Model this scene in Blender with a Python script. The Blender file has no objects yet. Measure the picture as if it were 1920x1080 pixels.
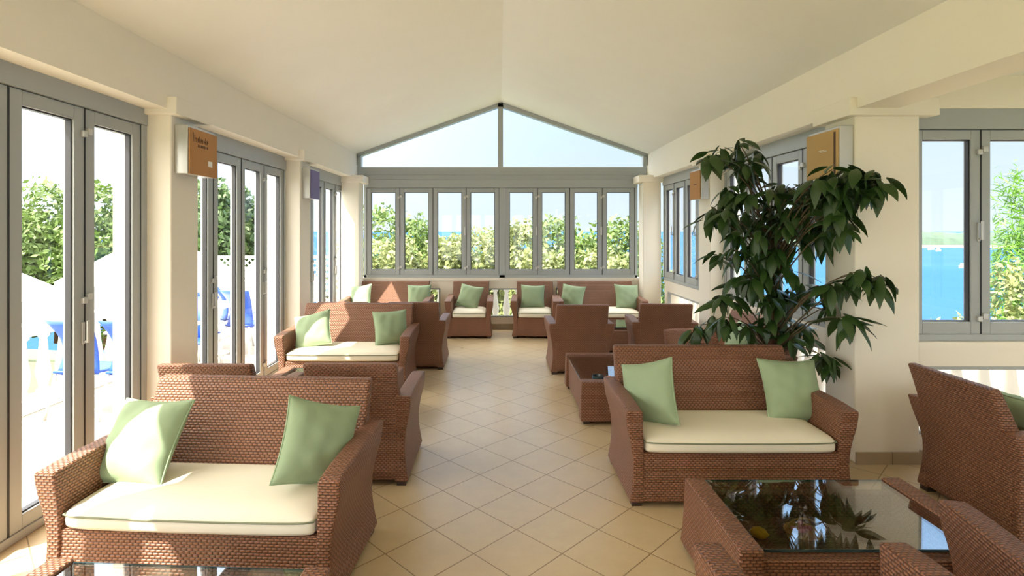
import bpy, math, random
import numpy as np
from mathutils import Vector, Matrix, Euler
random.seed(7); rng = np.random.default_rng(11)
sc = bpy.context.scene
COL = sc.collection
PI = math.pi
def R(d): return math.radians(d)

# ------------------------------------------------------------------ camera
CAMZ = 1.7
cam_d = bpy.data.cameras.new('camera'); cam = bpy.data.objects.new('camera', cam_d); COL.objects.link(cam)
cam.location = (0, 0, CAMZ); cam.rotation_euler = (R(90), 0, 0)
cam_d.sensor_width = 36; cam_d.lens = 1025/1920*36
cam_d.shift_x = 26/1920; cam_d.shift_y = -108/1920
cam_d.clip_start = 0.05; cam_d.clip_end = 6000
sc.camera = cam
# ------------------------------------------------------------------ exposure
sc.view_settings.view_transform = 'Standard'; sc.view_settings.look = 'None'
sc.view_settings.gamma = 1; sc.view_settings.use_curve_mapping = False
sc.view_settings.exposure = 0.22
sc.cycles.max_bounces = 10; sc.cycles.diffuse_bounces = 6; sc.cycles.glossy_bounces = 4
sc.cycles.transparent_max_bounces = 24; sc.cycles.sample_clamp_indirect = 8.0; sc.cycles.caustics_reflective = False; sc.cycles.caustics_refractive = False
# ------------------------------------------------------------------ sun and sky
SUN_DIR = Vector((0.58, 0.42, -1.0)).normalized()
sd = bpy.data.lights.new('sun', 'SUN'); sd.energy = 15.0; sd.angle = R(0.6); sd.color = (1.0, 0.93, 0.80)
sun = bpy.data.objects.new('sun', sd); COL.objects.link(sun)
sun.rotation_euler = SUN_DIR.to_track_quat('-Z', 'Y').to_euler(); sun.location = (-20, -15, 30)
def build_world():
    w = bpy.data.worlds.new('sky'); sc.world = w; w.use_nodes = True
    nt = w.node_tree; N = nt.nodes; L = nt.links; N.clear()
    tc = N.new('ShaderNodeTexCoord'); sep = N.new('ShaderNodeSeparateXYZ'); L.new(tc.outputs['Generated'], sep.inputs[0])
    ramp = N.new('ShaderNodeValToRGB'); L.new(sep.outputs['Z'], ramp.inputs[0])
    e = ramp.color_ramp.elements
    e[0].position = 0.0; e[0].color = (0.76, 0.88, 0.98, 1)
    e[1].position = 0.9; e[1].color = (1.0, 0.95, 0.88, 1)
    a = e.new(0.2); a.color = (0.60, 0.78, 1.0, 1)
    a = e.new(0.32); a.color = (0.36, 0.62, 1.0, 1)
    a = e.new(0.55); a.color = (0.42, 0.67, 1.0, 1)
    # brightness: low near the horizon, raised above the visible band to fill the room
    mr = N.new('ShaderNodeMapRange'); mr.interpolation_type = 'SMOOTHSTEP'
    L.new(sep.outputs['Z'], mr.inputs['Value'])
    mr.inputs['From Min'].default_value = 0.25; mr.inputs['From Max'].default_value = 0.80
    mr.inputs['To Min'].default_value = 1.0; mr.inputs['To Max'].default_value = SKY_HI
    # glow around the sun
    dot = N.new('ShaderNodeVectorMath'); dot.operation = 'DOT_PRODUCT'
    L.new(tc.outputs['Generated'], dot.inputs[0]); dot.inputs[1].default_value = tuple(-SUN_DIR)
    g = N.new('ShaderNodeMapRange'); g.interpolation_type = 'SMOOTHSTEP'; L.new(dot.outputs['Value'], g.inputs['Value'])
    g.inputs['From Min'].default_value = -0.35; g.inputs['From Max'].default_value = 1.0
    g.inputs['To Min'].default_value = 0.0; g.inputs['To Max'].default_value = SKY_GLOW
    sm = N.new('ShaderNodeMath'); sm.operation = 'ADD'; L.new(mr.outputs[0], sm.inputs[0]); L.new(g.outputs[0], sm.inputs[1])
    mc = N.new('ShaderNodeMix'); mc.data_type = 'RGBA'; L.new(ramp.outputs[0], mc.inputs[6]); mc.inputs[7].default_value = (1.0, 0.93, 0.80, 1)
    g2 = N.new('ShaderNodeMapRange'); g2.interpolation_type = 'SMOOTHSTEP'; L.new(dot.outputs['Value'], g2.inputs['Value'])
    g2.inputs['From Min'].default_value = -0.1; g2.inputs['From Max'].default_value = 0.8; L.new(g2.outputs[0], mc.inputs[0])
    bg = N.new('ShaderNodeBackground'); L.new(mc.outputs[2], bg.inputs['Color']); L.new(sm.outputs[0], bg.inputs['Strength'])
    out = N.new('ShaderNodeOutputWorld'); L.new(bg.outputs[0], out.inputs[0])
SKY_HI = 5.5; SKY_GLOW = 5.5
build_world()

# ------------------------------------------------------------------ materials
class NT:
    def __init__(s, name):
        s.m = bpy.data.materials.new(name); s.m.use_nodes = True
        s.t = s.m.node_tree; s.t.nodes.clear()
    def n(s, typ, **k):
        nd = s.t.nodes.new(typ)
        for a, b in k.items(): setattr(nd, a, b)
        return nd
    def l(s, a, b): s.t.links.new(a, b)
    def val(s, sock, v):
        if hasattr(v, 'is_output') or hasattr(v, 'links'): s.l(v, sock)
        else: sock.default_value = v
    def math(s, op, a, b=0.0):
        nd = s.n('ShaderNodeMath', operation=op); s.val(nd.inputs[0], a); s.val(nd.inputs[1], b); return nd.outputs[0]
    def mix(s, f, a, b):
        nd = s.n('ShaderNodeMix', data_type='RGBA'); s.val(nd.inputs['Factor'], f); s.val(nd.inputs[6], a); s.val(nd.inputs[7], b); return nd.outputs[2]
    def noise(s, scale, detail=3, vec=None, rough=0.5):
        nd = s.n('ShaderNodeTexNoise'); nd.inputs['Scale'].default_value = scale; nd.inputs['Detail'].default_value = detail
        nd.inputs['Roughness'].default_value = rough
        if vec is None: vec = s.n('ShaderNodeTexCoord').outputs['Object']
        s.l(vec, nd.inputs['Vector']); return nd.outputs['Fac']
    def out(s, base, rough=0.6, metal=0.0, spec=0.5, bump=None, bstr=0.3, bdist=0.01, **k):
        p = s.n('ShaderNodeBsdfPrincipled'); s.val(p.inputs['Base Color'], base); s.val(p.inputs['Roughness'], rough)
        s.val(p.inputs['Metallic'], metal); p.inputs['Specular IOR Level'].default_value = spec
        for a, b in k.items(): s.val(p.inputs[a], b)
        if bump is not None:
            b = s.n('ShaderNodeBump'); b.inputs['Strength'].default_value = bstr; b.inputs['Distance'].default_value = bdist
            s.l(bump, b.inputs['Height']); s.l(b.outputs[0], p.inputs['Normal'])
        o = s.n('ShaderNodeOutputMaterial'); s.l(p.outputs[0], o.inputs[0]); return s.m
def c4(c): return (c[0], c[1], c[2], 1.0)
def plain(name, col, rough=0.6, metal=0.0, var=0.06, scale=3.0, spec=0.5, bs=0.0):
    t = NT(name); nz = t.noise(scale)
    dark = c4([x*(1-var) for x in col]); lite = c4([min(1, x*(1+var)) for x in col])
    b = t.noise(scale*25, 2) if bs else None
    return t.out(t.mix(nz, dark, lite), rough, metal, spec, bump=b, bstr=bs, bdist=0.003)
def rattan(name, hi, lo):
    t = NT(name); uv = t.n('ShaderNodeUVMap').outputs[0]; sp = t.n('ShaderNodeSeparateXYZ'); t.l(uv, sp.inputs[0])
    U, V = sp.outputs[0], sp.outputs[1]
    v = t.math('MULTIPLY', V, 1/0.0135); row = t.math('FLOOR', v)
    u = t.math('ADD', t.math('MULTIPLY', U, 1/0.027), t.math('MULTIPLY', row, 0.5))
    a = t.math('POWER', t.math('ABSOLUTE', t.math('SINE', t.math('MULTIPLY', u, PI))), 0.6)
    b = t.math('POWER', t.math('ABSOLUTE', t.math('SINE', t.math('MULTIPLY', v, PI))), 0.6)
    h = t.math('MULTIPLY', a, b)
    nz = t.noise(5, 4); nz2 = t.noise(60, 2)
    hi2 = t.mix(nz, c4([x*0.78 for x in hi]), c4([x*1.12 for x in hi]))
    col = t.mix(t.math('MINIMUM', t.math('MULTIPLY', h, 1.25), 1.0), c4(lo), hi2)
    col = t.mix(t.math('MULTIPLY', nz2, 0.35), col, c4(lo))
    return t.out(col, 0.42, 0, 0.5, bump=h, bstr=0.8, bdist=0.006)
def glass(name, refl=1.0, tint=(0.97, 0.985, 0.98), rough=0.0, base=0.02):
    t = NT(name); ge = t.n('ShaderNodeNewGeometry'); dt = t.n('ShaderNodeVectorMath', operation='DOT_PRODUCT')
    t.l(ge.outputs['Incoming'], dt.inputs[0]); t.l(ge.outputs['Normal'], dt.inputs[1])
    g = t.math('POWER', t.math('SUBTRACT', 1.0, t.math('ABSOLUTE', dt.outputs['Value'])), 5.0)
    fac = t.math('MINIMUM', t.math('ADD', t.math('MULTIPLY', t.math('ADD', t.math('MULTIPLY', g, 0.96), 0.04), refl), base), 1.0)
    tr = t.n('ShaderNodeBsdfTransparent'); tr.inputs[0].default_value = c4(tint)
    gl = t.n('ShaderNodeBsdfGlossy'); gl.inputs['Roughness'].default_value = rough
    mx = t.n('ShaderNodeMixShader'); t.l(fac, mx.inputs[0]); t.l(tr.outputs[0], mx.inputs[1]); t.l(gl.outputs[0], mx.inputs[2])
    o = t.n('ShaderNodeOutputMaterial'); t.l(mx.outputs[0], o.inputs[0]); return t.m
def tiles():
    t = NT('floor_tiles'); tc = t.n('ShaderNodeTexCoord'); sp = t.n('ShaderNodeSeparateXYZ'); t.l(tc.outputs['Object'], sp.inputs[0])
    x = t.math('SUBTRACT', sp.outputs[0], 0.104); y = t.math('SUBTRACT', sp.outputs[1], 4.037)
    D = 0.4655
    p = t.math('DIVIDE', t.math('ADD', x, y), D); q = t.math('DIVIDE', t.math('SUBTRACT', x, y), D)
    fp = t.math('FRACT', p); fq = t.math('FRACT', q)
    dp = t.math('MINIMUM', fp, t.math('SUBTRACT', 1.0, fp)); dq = t.math('MINIMUM', fq, t.math('SUBTRACT', 1.0, fq))
    d = t.math('MINIMUM', dp, dq)
    g = t.n('ShaderNodeMapRange'); t.l(d, g.inputs[0]); g.inputs[1].default_value = 0.006; g.inputs[2].default_value = 0.013
    cell = t.n('ShaderNodeCombineXYZ'); t.l(t.math('FLOOR', p), cell.inputs[0]); t.l(t.math('FLOOR', q), cell.inputs[1])
    wn = t.n('ShaderNodeTexWhiteNoise'); t.l(cell.outputs[0], wn.inputs['Vector'])
    n1 = t.noise(7, 6, tc.outputs['Object'], 0.65); n2 = t.noise(45, 4, tc.outputs['Object'], 0.7)
    col = t.mix(n1, c4((0.52, 0.395, 0.225)), c4((0.68, 0.565, 0.375)))
    col = t.mix(t.math('MULTIPLY', wn.outputs['Value'], 0.3), col, c4((0.60, 0.44, 0.28)))
    col = t.mix(t.math('MULTIPLY', n2, 0.25), col, c4((0.46, 0.33, 0.18)))
    col = t.mix(g.outputs[0], c4((0.27, 0.18, 0.09)), col)
    return t.out(col, t.math('ADD', t.math('MULTIPLY', n1, 0.18), 0.22), 0, 0.5, bump=g.outputs[0], bstr=0.25, bdist=0.003)
M = {}
M['wall'] = plain('wall_paint', (0.84, 0.80, 0.71), 0.85, var=0.02, bs=0.08)
M['ceil'] = plain('ceiling_paint', (0.82, 0.815, 0.78), 0.8, var=0.02)
M['alu'] = plain('grey_frame', (0.375, 0.405, 0.42), 0.38, 0.0, var=0.03)
M['gasket'] = plain('black_gasket', (0.02, 0.02, 0.025), 0.5)
M['steel'] = plain('steel', (0.58, 0.58, 0.56), 0.4, 0.5, var=0.03)
M['rattan'] = rattan('brown_rattan', (0.36, 0.160, 0.088), (0.06, 0.022, 0.012))
M['foot'] = plain('dark_foot', (0.05, 0.03, 0.02), 0.6)
M['cush'] = plain('cream_fabric', (0.79, 0.755, 0.645), 0.9, var=0.04, scale=6, bs=0.1)
M['green'] = plain('sage_fabric', (0.30, 0.40, 0.255), 0.9, var=0.06, scale=8, bs=0.15)
M['pipe'] = plain('green_piping', (0.22, 0.24, 0.16), 0.9)
M['glass'] = glass('window_glass', 0.55, (1, 1, 1), base=0.0)
M['tglass'] = glass('table_glass', 1.6, (0.88, 0.87, 0.83), base=0.13)
M['tile'] = tiles()
def skirtmat():
    t = NT('skirting_tile'); tc = t.n('ShaderNodeTexCoord'); sp = t.n('ShaderNodeSeparateXYZ'); t.l(tc.outputs['Object'], sp.inputs[0])
    f = t.math('FRACT', t.math('MULTIPLY', t.math('ADD', sp.outputs[0], -2.86+3.3), 1/0.33)); n = t.noise(5, 4)
    col = t.mix(n, c4((0.33, 0.26, 0.175)), c4((0.45, 0.36, 0.25)))
    return t.out(t.mix(t.math('LESS_THAN', f, 0.02), col, c4((0.12, 0.085, 0.05))), 0.4)
M['skirt'] = skirtmat()
M['grout'] = plain('grout', (0.2, 0.15, 0.1), 0.8)
M['card'] = plain('cardboard', (0.46, 0.235, 0.09), 0.85, var=0.1, scale=5)
M['cardlite'] = plain('pale_cardboard', (0.56, 0.38, 0.17), 0.85, var=0.1, scale=5)
M['violet'] = plain('violet_panel', (0.16, 0.13, 0.30), 0.5)
M['ink'] = plain('ink', (0.10, 0.05, 0.03), 0.8)
M['paper'] = plain('white_paper', (0.85, 0.85, 0.83), 0.7)
M['deck'] = plain('deck_tiles', (0.36, 0.33, 0.28), 0.7, var=0.15, scale=1.5)
M['white'] = plain('white_plaster', (0.82, 0.82, 0.80), 0.7, var=0.02)
M['canvas'] = plain('white_canvas', (0.88, 0.88, 0.88), 0.8, var=0.02)
M['blue'] = plain('blue_plastic', (0.015, 0.075, 0.42), 0.45, var=0.05)
M['aluleg'] = plain('pale_metal', (0.72, 0.72, 0.70), 0.35, 0.5)
M['bark'] = plain('bark', (0.14, 0.075, 0.045), 0.85, var=0.3, scale=20)
M['twig'] = plain('twig', (0.10, 0.07, 0.035), 0.8)
M['pot'] = plain('pot', (0.30, 0.14, 0.08), 0.7)
M['soil'] = plain('soil', (0.05, 0.035, 0.02), 0.95, var=0.3, scale=30)
M['yellow'] = plain('yellow_skin', (0.85, 0.50, 0.02), 0.4)
M['orange'] = plain('orange_wax', (0.80, 0.22, 0.05), 0.5)
M['pink'] = plain('pink_petal', (0.75, 0.25, 0.40), 0.7)
M['straw'] = plain('straw', (0.55, 0.34, 0.13), 0.8, var=0.15, scale=30)
M['teal'] = plain('dark_glass', (0.03, 0.06, 0.07), 0.1)
M['sand'] = plain('sand', (0.22, 0.18, 0.13), 0.9)
M['shore'] = plain('shore_trees', (0.028, 0.055, 0.035), 0.9, var=0.4, scale=0.15)
M['earth'] = plain('earth', (0.10, 0.13, 0.05), 0.95, var=0.3, scale=0.5)
def leafm(name, a, b, rough=0.5, scale=1.2, trans=0.25):
    t = NT(name); n = t.noise(scale, 3); w = t.noise(scale*14, 1)
    col = t.mix(n, c4(a), c4(b)); col = t.mix(t.math('MULTIPLY', w, 0.5), col, c4([x*0.6 for x in a]))
    p = t.n('ShaderNodeBsdfPrincipled'); t.l(col, p.inputs['Base Color']); p.inputs['Roughness'].default_value = rough
    tl = t.n('ShaderNodeBsdfTranslucent'); t.l(col, tl.inputs[0])
    mx = t.n('ShaderNodeMixShader'); mx.inputs[0].default_value = trans; t.l(p.outputs[0], mx.inputs[1]); t.l(tl.outputs[0], mx.inputs[2])
    o = t.n('ShaderNodeOutputMaterial'); t.l(mx.outputs[0], o.inputs[0]); return t.m
M['leaf'] = leafm('plant_leaf', (0.014, 0.042, 0.010), (0.055, 0.12, 0.022), 0.35, 4, 0.12)
M['treeA'] = leafm('tree_leaf', (0.065, 0.12, 0.022), (0.17, 0.26, 0.06))
M['treeB'] = leafm('bush_leaf', (0.13, 0.17, 0.05), (0.30, 0.34, 0.13))
M['treeC'] = leafm('dark_tree_leaf', (0.03, 0.07, 0.02), (0.10, 0.18, 0.04))
M['pine'] = leafm('pine_needles', (0.05, 0.16, 0.010), (0.14, 0.30, 0.02), 0.5, 1.5, 0.3)
def seamat():
    t = NT('sea_water'); tc = t.n('ShaderNodeTexCoord'); n = t.noise(0.02, 4, tc.outputs['Object']); n2 = t.noise(0.8, 4, tc.outputs['Object'])
    return t.out(t.mix(n, c4((0.010, 0.046, 0.110)), c4((0.020, 0.066, 0.145))), 0.9, 0, 0.05, bump=n2, bstr=0.5, bdist=0.3)
M['sea'] = seamat()

# ------------------------------------------------------------------ mesh helpers
def set_uv(me):
    uvl = me.uv_layers.new(name='UVMap'); nl = len(me.loops)
    co = np.empty(len(me.vertices)*3); me.vertices.foreach_get('co', co); co = co.reshape(-1, 3)
    vi = np.empty(nl, int); me.loops.foreach_get('vertex_index', vi)
    pn = np.empty(len(me.polygons)*3); me.polygons.foreach_get('normal', pn); pn = pn.reshape(-1, 3)
    lt = np.empty(len(me.polygons), int); me.polygons.foreach_get('loop_total', lt)
    ax = np.repeat(np.abs(pn).argmax(1), lt); p = co[vi]
    uv = np.where((ax == 0)[:, None], p[:, [1, 2]], np.where((ax == 1)[:, None], p[:, [0, 2]], p[:, [0, 1]]))
    uvl.data.foreach_set('uv', uv.ravel())
def link(name, me, mat, parent=None, loc=None, rot=None):
    o = bpy.data.objects.new(name, me); COL.objects.link(o)
    if mat is not None and not me.materials: me.materials.append(mat)
    if parent is not None: o.parent = parent
    if loc is not None: o.location = loc
    if rot is not None: o.rotation_euler = rot
    return o
class MB:
    def __init__(s): s.v = []; s.f = []
    def add(s, V, F):
        k = len(s.v); s.v += [tuple(p) for p in V]; s.f += [tuple(i+k for i in f) for f in F]; return s
    def box(s, x0, x1, y0, y1, z0, z1):
        V = [(x0,y0,z0),(x1,y0,z0),(x1,y1,z0),(x0,y1,z0),(x0,y0,z1),(x1,y0,z1),(x1,y1,z1),(x0,y1,z1)]
        return s.add(V, [(0,3,2,1),(4,5,6,7),(0,1,5,4),(1,2,6,5),(2,3,7,6),(3,0,4,7)])
    def bar(s, p, q, w, d, up=(0, 1, 0)):
        p, q = Vector(p), Vector(q); a = (q-p).normalized(); n = Vector(up); b = a.cross(n).normalized()
        V = []
        for c in (p, q):
            for i, j in ((-1,-1),(1,-1),(1,1),(-1,1)): V.append(c + b*(w/2*i) + n*(d/2*j))
        return s.add(V, [(0,1,2,3),(4,7,6,5),(0,4,5,1),(1,5,6,2),(2,6,7,3),(3,7,4,0)])
    def tube(s, pts, r, n=8, closed=False):
        pts = [Vector(p) for p in pts]; m = len(pts); rs = r if isinstance(r, (list, tuple)) else [r]*m
        V = []; prev = None
        for i, p in enumerate(pts):
            if closed: t = (pts[(i+1) % m]-pts[i-1]).normalized()
            else: t = (pts[min(i+1, m-1)]-pts[max(i-1, 0)]).normalized()
            if prev is None:
                a = t.orthogonal().normalized()
            else:
                a = (prev - t*prev.dot(t)).normalized()
            prev = a; b = t.cross(a)
            for k in range(n):
                an = 2*PI*k/n; V.append(p + (a*math.cos(an)+b*math.sin(an))*rs[i])
        F = []
        for i in range(m if closed else m-1):
            j = (i+1) % m
            for k in range(n): F.append((i*n+k, i*n+(k+1)%n, j*n+(k+1)%n, j*n+k))
        if not closed: F.append(tuple(range(n-1, -1, -1))); F.append(tuple((m-1)*n+k for k in range(n)))
        return s.add(V, F)
    def lathe(s, prof, n=16, c=(0, 0, 0)):
        V = []; m = len(prof)
        for r, z in prof:
            for k in range(n): V.append((c[0]+r*math.cos(2*PI*k/n), c[1]+r*math.sin(2*PI*k/n), c[2]+z))
        F = []
        for i in range(m-1):
            for k in range(n): F.append((i*n+k, i*n+(k+1)%n, (i+1)*n+(k+1)%n, (i+1)*n+k))
        F.append(tuple(range(n-1, -1, -1))); F.append(tuple((m-1)*n+k for k in range(n)))
        return s.add(V, F)
    def warp(s, nx, ny, nz, fn):
        idx = {}; V = []; F = []
        def vid(i, j, k):
            if (i, j, k) not in idx: idx[(i, j, k)] = len(V); V.append(fn(i/nx, j/ny, k/nz))
            return idx[(i, j, k)]
        for i in range(nx):
            for j in range(ny):
                F.append((vid(i,j,0), vid(i,j+1,0), vid(i+1,j+1,0), vid(i+1,j,0)))
                F.append((vid(i,j,nz), vid(i+1,j,nz), vid(i+1,j+1,nz), vid(i,j+1,nz)))
        for i in range(nx):
            for k in range(nz):
                F.append((vid(i,0,k), vid(i+1,0,k), vid(i+1,0,k+1), vid(i,0,k+1)))
                F.append((vid(i,ny,k), vid(i,ny,k+1), vid(i+1,ny,k+1), vid(i+1,ny,k)))
        for j in range(ny):
            for k in range(nz):
                F.append((vid(0,j,k), vid(0,j,k+1), vid(0,j+1,k+1), vid(0,j+1,k)))
                F.append((vid(nx,j,k), vid(nx,j+1,k), vid(nx,j+1,k+1), vid(nx,j,k+1)))
        return s.add(V, F)
    def build(s, name, mat, parent=None, bevel=0.0, seg=2, smooth=False, loc=None, rot=None, fix=False):
        me = bpy.data.meshes.new(name); me.from_pydata(s.v, [], s.f); me.update()
        if fix:
            import bmesh
            bm = bmesh.new(); bm.from_mesh(me); bmesh.ops.recalc_face_normals(bm, faces=bm.faces); bm.to_mesh(me); bm.free()
        set_uv(me)
        if smooth or bevel: me.shade_smooth()
        o = link(name, me, mat, parent, loc, rot)
        if bevel:
            b = o.modifiers.new('bevel', 'BEVEL'); b.width = bevel; b.segments = seg; b.limit_method = 'ANGLE'; b.angle_limit = R(40)
            w = o.modifiers.new('wn', 'WEIGHTED_NORMAL'); w.keep_sharp = True
        return o
def empty(name, loc=(0, 0, 0), rz=0.0, parent=None):
    o = bpy.data.objects.new(name, None); COL.objects.link(o); o.location = loc; o.rotation_euler = (0, 0, rz); o.empty_display_size = 0.1
    if parent is not None: o.parent = parent
    return o
def tag(o, label, cat, group=None, kind=None):
    o['label'] = label; o['category'] = cat
    if group: o['group'] = group
    if kind: o['kind'] = kind
    return o
def struct(o):
    o['kind'] = 'structure'; return o
def copy_tree(o, parent=None):
    c = o.copy(); COL.objects.link(c)
    if parent is not None: c.parent = parent
    for ch in list(o.children): copy_tree(ch, c)
    return c

# ================================================================== ROOM SHELL
XL, XR = -2.44, 2.58          # inner faces of the beams / columns
WL, WR = -2.65, 2.78          # window planes
YE = 9.45                     # inner face of the end wall
YB = -3.9                     # back wall
ZB = 2.60                     # beam underside
PITCH = 2.66
struct(MB().box(-2.74, 7.2, YB-0.2, YE+0.2, -0.12, 0).build('floor', M['tile']))
# ceiling: two slopes (thick), and the annex ceiling
RX, RZ = 0.05, 3.93
c = MB()
def slab(x0, z0, x1, z1, y0, y1, t=0.15):
    c.add([(x0,y0,z0),(x1,y0,z1),(x1,y1,z1),(x0,y1,z0),(x0,y0,z0+t),(x1,y0,z1+t),(x1,y1,z1+t),(x0,y1,z0+t)],
          [(0,3,2,1),(4,5,6,7),(0,1,5,4),(1,2,6,5),(2,3,7,6),(3,0,4,7)])
slab(XL-0.05, 3.02, RX, RZ, YB-0.2, YE+0.22); slab(RX, RZ, XR+0.05, 3.02, YB-0.2, YE+0.22)
struct(c.build('ceiling', M['ceil']))
struct(MB().box(XR+0.3, 7.2, YB-0.2, 4.25, 2.84, 3.0).build('ceiling_annex', M['ceil']))
# beams
b = MB().box(-2.85, XL, YB-0.2, YE+0.2, ZB, 2.83).box(-2.85, XL-0.018, YB-0.2, YE+0.2, 2.83, 3.10)
struct(b.build('wall_left', M['wall']))
b = MB().box(XR, 2.88, YB-0.2, YE+0.2, ZB-0.02, 2.82).box(XR+0.018, 2.88, YB-0.2, YE+0.2, 2.82, 3.10)
struct(b.build('trim_1', M['wall']))
# columns
def column(name, x0, x1, y0, y1, capx0, capx1, zc0=2.56, zc1=2.69):
    o = MB().box(x0, x1, y0, y1, 0, ZB).build(name, M['wall'], bevel=0.012)
    MB().box(capx0, capx1, y0-0.05, y1+0.05, zc0, zc1).build('capital', M['wall'], o, bevel=0.008)
    tag(o, {'a': 'x'}.get(name, name), 'column')
    return o
CL = ['cream square column on the left between the two nearest sets of folding doors', 'cream column on the left, third from the far corner, behind the second sofa', 'cream column at the far left corner of the room', 'cream column on the left beside the camera']
ys = [4.08, 6.74, 9.12]
for i, y in enumerate(ys):
    w = 0.37 if i != 2 else 0.3
    x0, x1 = (-2.88, XL) if i != 2 else (-2.62, -2.32)
    o = column('column', x0, x1, y, y+w, XL+0.08 - 0.38 if i != 2 else -2.68, XL+0.07 if i != 2 else -2.24, *( (2.5, 2.62) if i == 2 else (2.56, 2.69)))
    struct(o); del o['label']; del o['category']; o.name = 'trim_%d' % (i+2)
for i, y in enumerate([3.98, 6.66, 9.12]):
    x0, x1 = [(2.60, 3.07), (XR, 2.95), (2.42, 2.72)][i]
    w = [0.37, 0.37, 0.3][i]
    o = column('column', x0, x1, y, y+w, [2.53, 2.51, 2.34][i], [3.18, 2.95, 2.76][i], *((2.53, 2.66) if i < 2 else (2.5, 2.62)))
    struct(o); del o['label']; del o['category']; o.name = 'trim_%d' % (i+6)
# wall boxes with openings along the low wall; local frame as for the windows
def low_wall(name, x, y, rz, L, opens, parent=None, depth=0.2, top=0.88, z0=0.2, z1=0.70):
    root = empty(name, (x, y, 0), rz); struct(root)
    m = MB().box(0, L, 0, depth, z1, top).box(0, L, 0, depth, 0, z0)
    s = 0
    for a, b_ in opens + [(L, L)]:
        if a > s: m.box(s, a, 0, depth, z0, z1)
        s = b_
    m.build('wall_panel', M['wall'], root)
    MB().box(-0.0, L, -0.02, 0.0, top-0.05, top).build('sill', M['wall'], root)
    sk = MB().box(0, L, -0.012, 0, 0, 0.085); sk.build('skirting', M['skirt'], root)
    for a, b_ in opens:
        if a < 0.001 and b_ < 0.001: continue
        f = MB().box(a, b_, 0.0, 0.05, z1-0.025, z1).box(a, b_, 0.0, 0.05, z0, z0+0.025).box(a, a+0.025, 0, 0.05, z0, z1).box(b_-0.025, b_, 0, 0.05, z0, z1)
        fo = f.build('opening_frame', M['alu'], root)
        MB().box(a+0.025, b_-0.025, 0.02, 0.026, z0+0.025, z1-0.025).build('pane', M['glass'], fo)
    return root
low_wall('wall_end', -2.5, YE, 0, 5.1, [(0.17, 1.5), (1.73, 3.27), (3.5, 4.85)])
low_wall('wall_right', WR, 9.12, R(-90), 2.1, [(0.15, 1.95)])
low_wall('wall_right_near', WR, 6.66, R(-90), 2.3, [(0.15, 2.15)])
low_wall('wall_annex', 3.05, 4.02, 0, 4.1, [(0.0, 1.7), (1.95, 3.9)])
# annex wall above the window up to its ceiling
struct(MB().box(2.85, 7.15, 4.03, 4.22, 2.60, 2.86).build('wall_annex_top', M['wall']))
sk = MB().box(2.6, 3.07, 3.966, 3.98, 0, 0.087); struct(sk.build('baseboard_right', M['skirt']))

# ------------------------------------------------------------------ folding windows and doors
def folding(name, x, y, rz, L, n, z0, z1, head_top, st=0.078, botrail=0.09, mid=None, handle_first=0, jamb=0.05):
    root = empty(name, (x, y, 0), rz); struct(root)
    f = MB().box(0, L, -0.04, 0.09, z1, head_top)                       # header
    f.box(0, L, -0.03, 0.08, z0, z0+0.05)
    f.box(0, jamb, -0.03, 0.08, z0, z1).box(L-jamb, L, -0.03, 0.08, z0, z1)
    if mid: f.box(mid-0.05, mid+0.05, -0.03, 0.08, z0, z1)
    f.build('frame', M['alu'], root, bevel=0.004)
    spans = [(jamb, L-jamb, n)] if not mid else [(jamb, mid-0.05, n//2), (mid+0.05, L-jamb, n//2)]
    for (a, b_, k) in spans:
        w = (b_-a)/k
        for i in range(k):
            s0 = a+i*w+0.002; s1 = a+(i+1)*w-0.002; zb = z0+0.05; zt = z1-0.004
            sa = MB().box(s0, s0+st, -0.02, 0.05, zb, zt).box(s1-st, s1, -0.02, 0.05, zb, zt)
            sa.box(s0+st, s1-st, -0.02, 0.05, zt-st, zt).box(s0+st, s1-st, -0.02, 0.05, zb, zb+botrail)
            so = sa.build('sash', M['alu'], root, bevel=0.003, seg=1)
            g0, g1, h0, h1 = s0+st, s1-st, zb+botrail, zt-st
            g = MB(); e = 0.009
            g.box(g0, g0+e, -0.005, 0.03, h0, h1).box(g1-e, g1, -0.005, 0.03, h0, h1).box(g0, g1, -0.005, 0.03, h1-e, h1).box(g0, g1, -0.005, 0.03, h0, h0+e)
            g.build('gasket', M['gasket'], so)
            MB().box(g0, g1, 0.012, 0.018, h0, h1).build('pane', M['glass'], so)
            MB().box(s1-0.004, s1+0.006, -0.024, -0.018, zb, zt).build('seam', M['gasket'], so)
            if i < k-1 and i % 2 == 0:
                for hz in (zb+0.12 if z1-z0 < 1.8 else zb+0.15, zt-0.16) + (() if z1-z0 < 1.8 else ((zb+zt)/2,)):
                    MB().box(s1-0.035, s1-0.002, -0.045, -0.018, hz-0.025, hz+0.015).box(s1+0.002, s1+0.04, -0.045, -0.018, hz-0.005, hz+0.035).build('hinge', M['steel'], so, bevel=0.003, seg=1)
            if i % 2 == 0:
                hc = zb+0.5*(zt-zb) if z1-z0 < 1.8 else 1.05
                h = MB().box(s1-0.028, s1-0.006, -0.03, -0.018, hc-0.07, hc+0.07).box(s1-0.026, s1-0.008, -0.055, -0.03, hc-0.06, hc-0.045).box(s1-0.027, s1-0.007, -0.062, -0.05, hc-0.06, hc+0.08)
                h.build('handle', M['steel'], so, bevel=0.003, seg=1)
    return root
folding('door_1', WL, -0.38, R(90), 4.46, 8, 0.0, 2.48, 2.61, st=0.085, botrail=0.08, jamb=0.06)
folding('door_2', WL, 4.45, R(90), 2.29, 4, 0.0, 2.44, 2.61, st=0.085, botrail=0.08, jamb=0.05)
folding('door_3', WL, 7.11, R(90), 2.30, 4, 0.0, 2.44, 2.61, st=0.085, botrail=0.08, jamb=0.05)
folding('door_4', WL, -3.6, R(90), 3.1, 6, 0.0, 2.48, 2.61)
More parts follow.
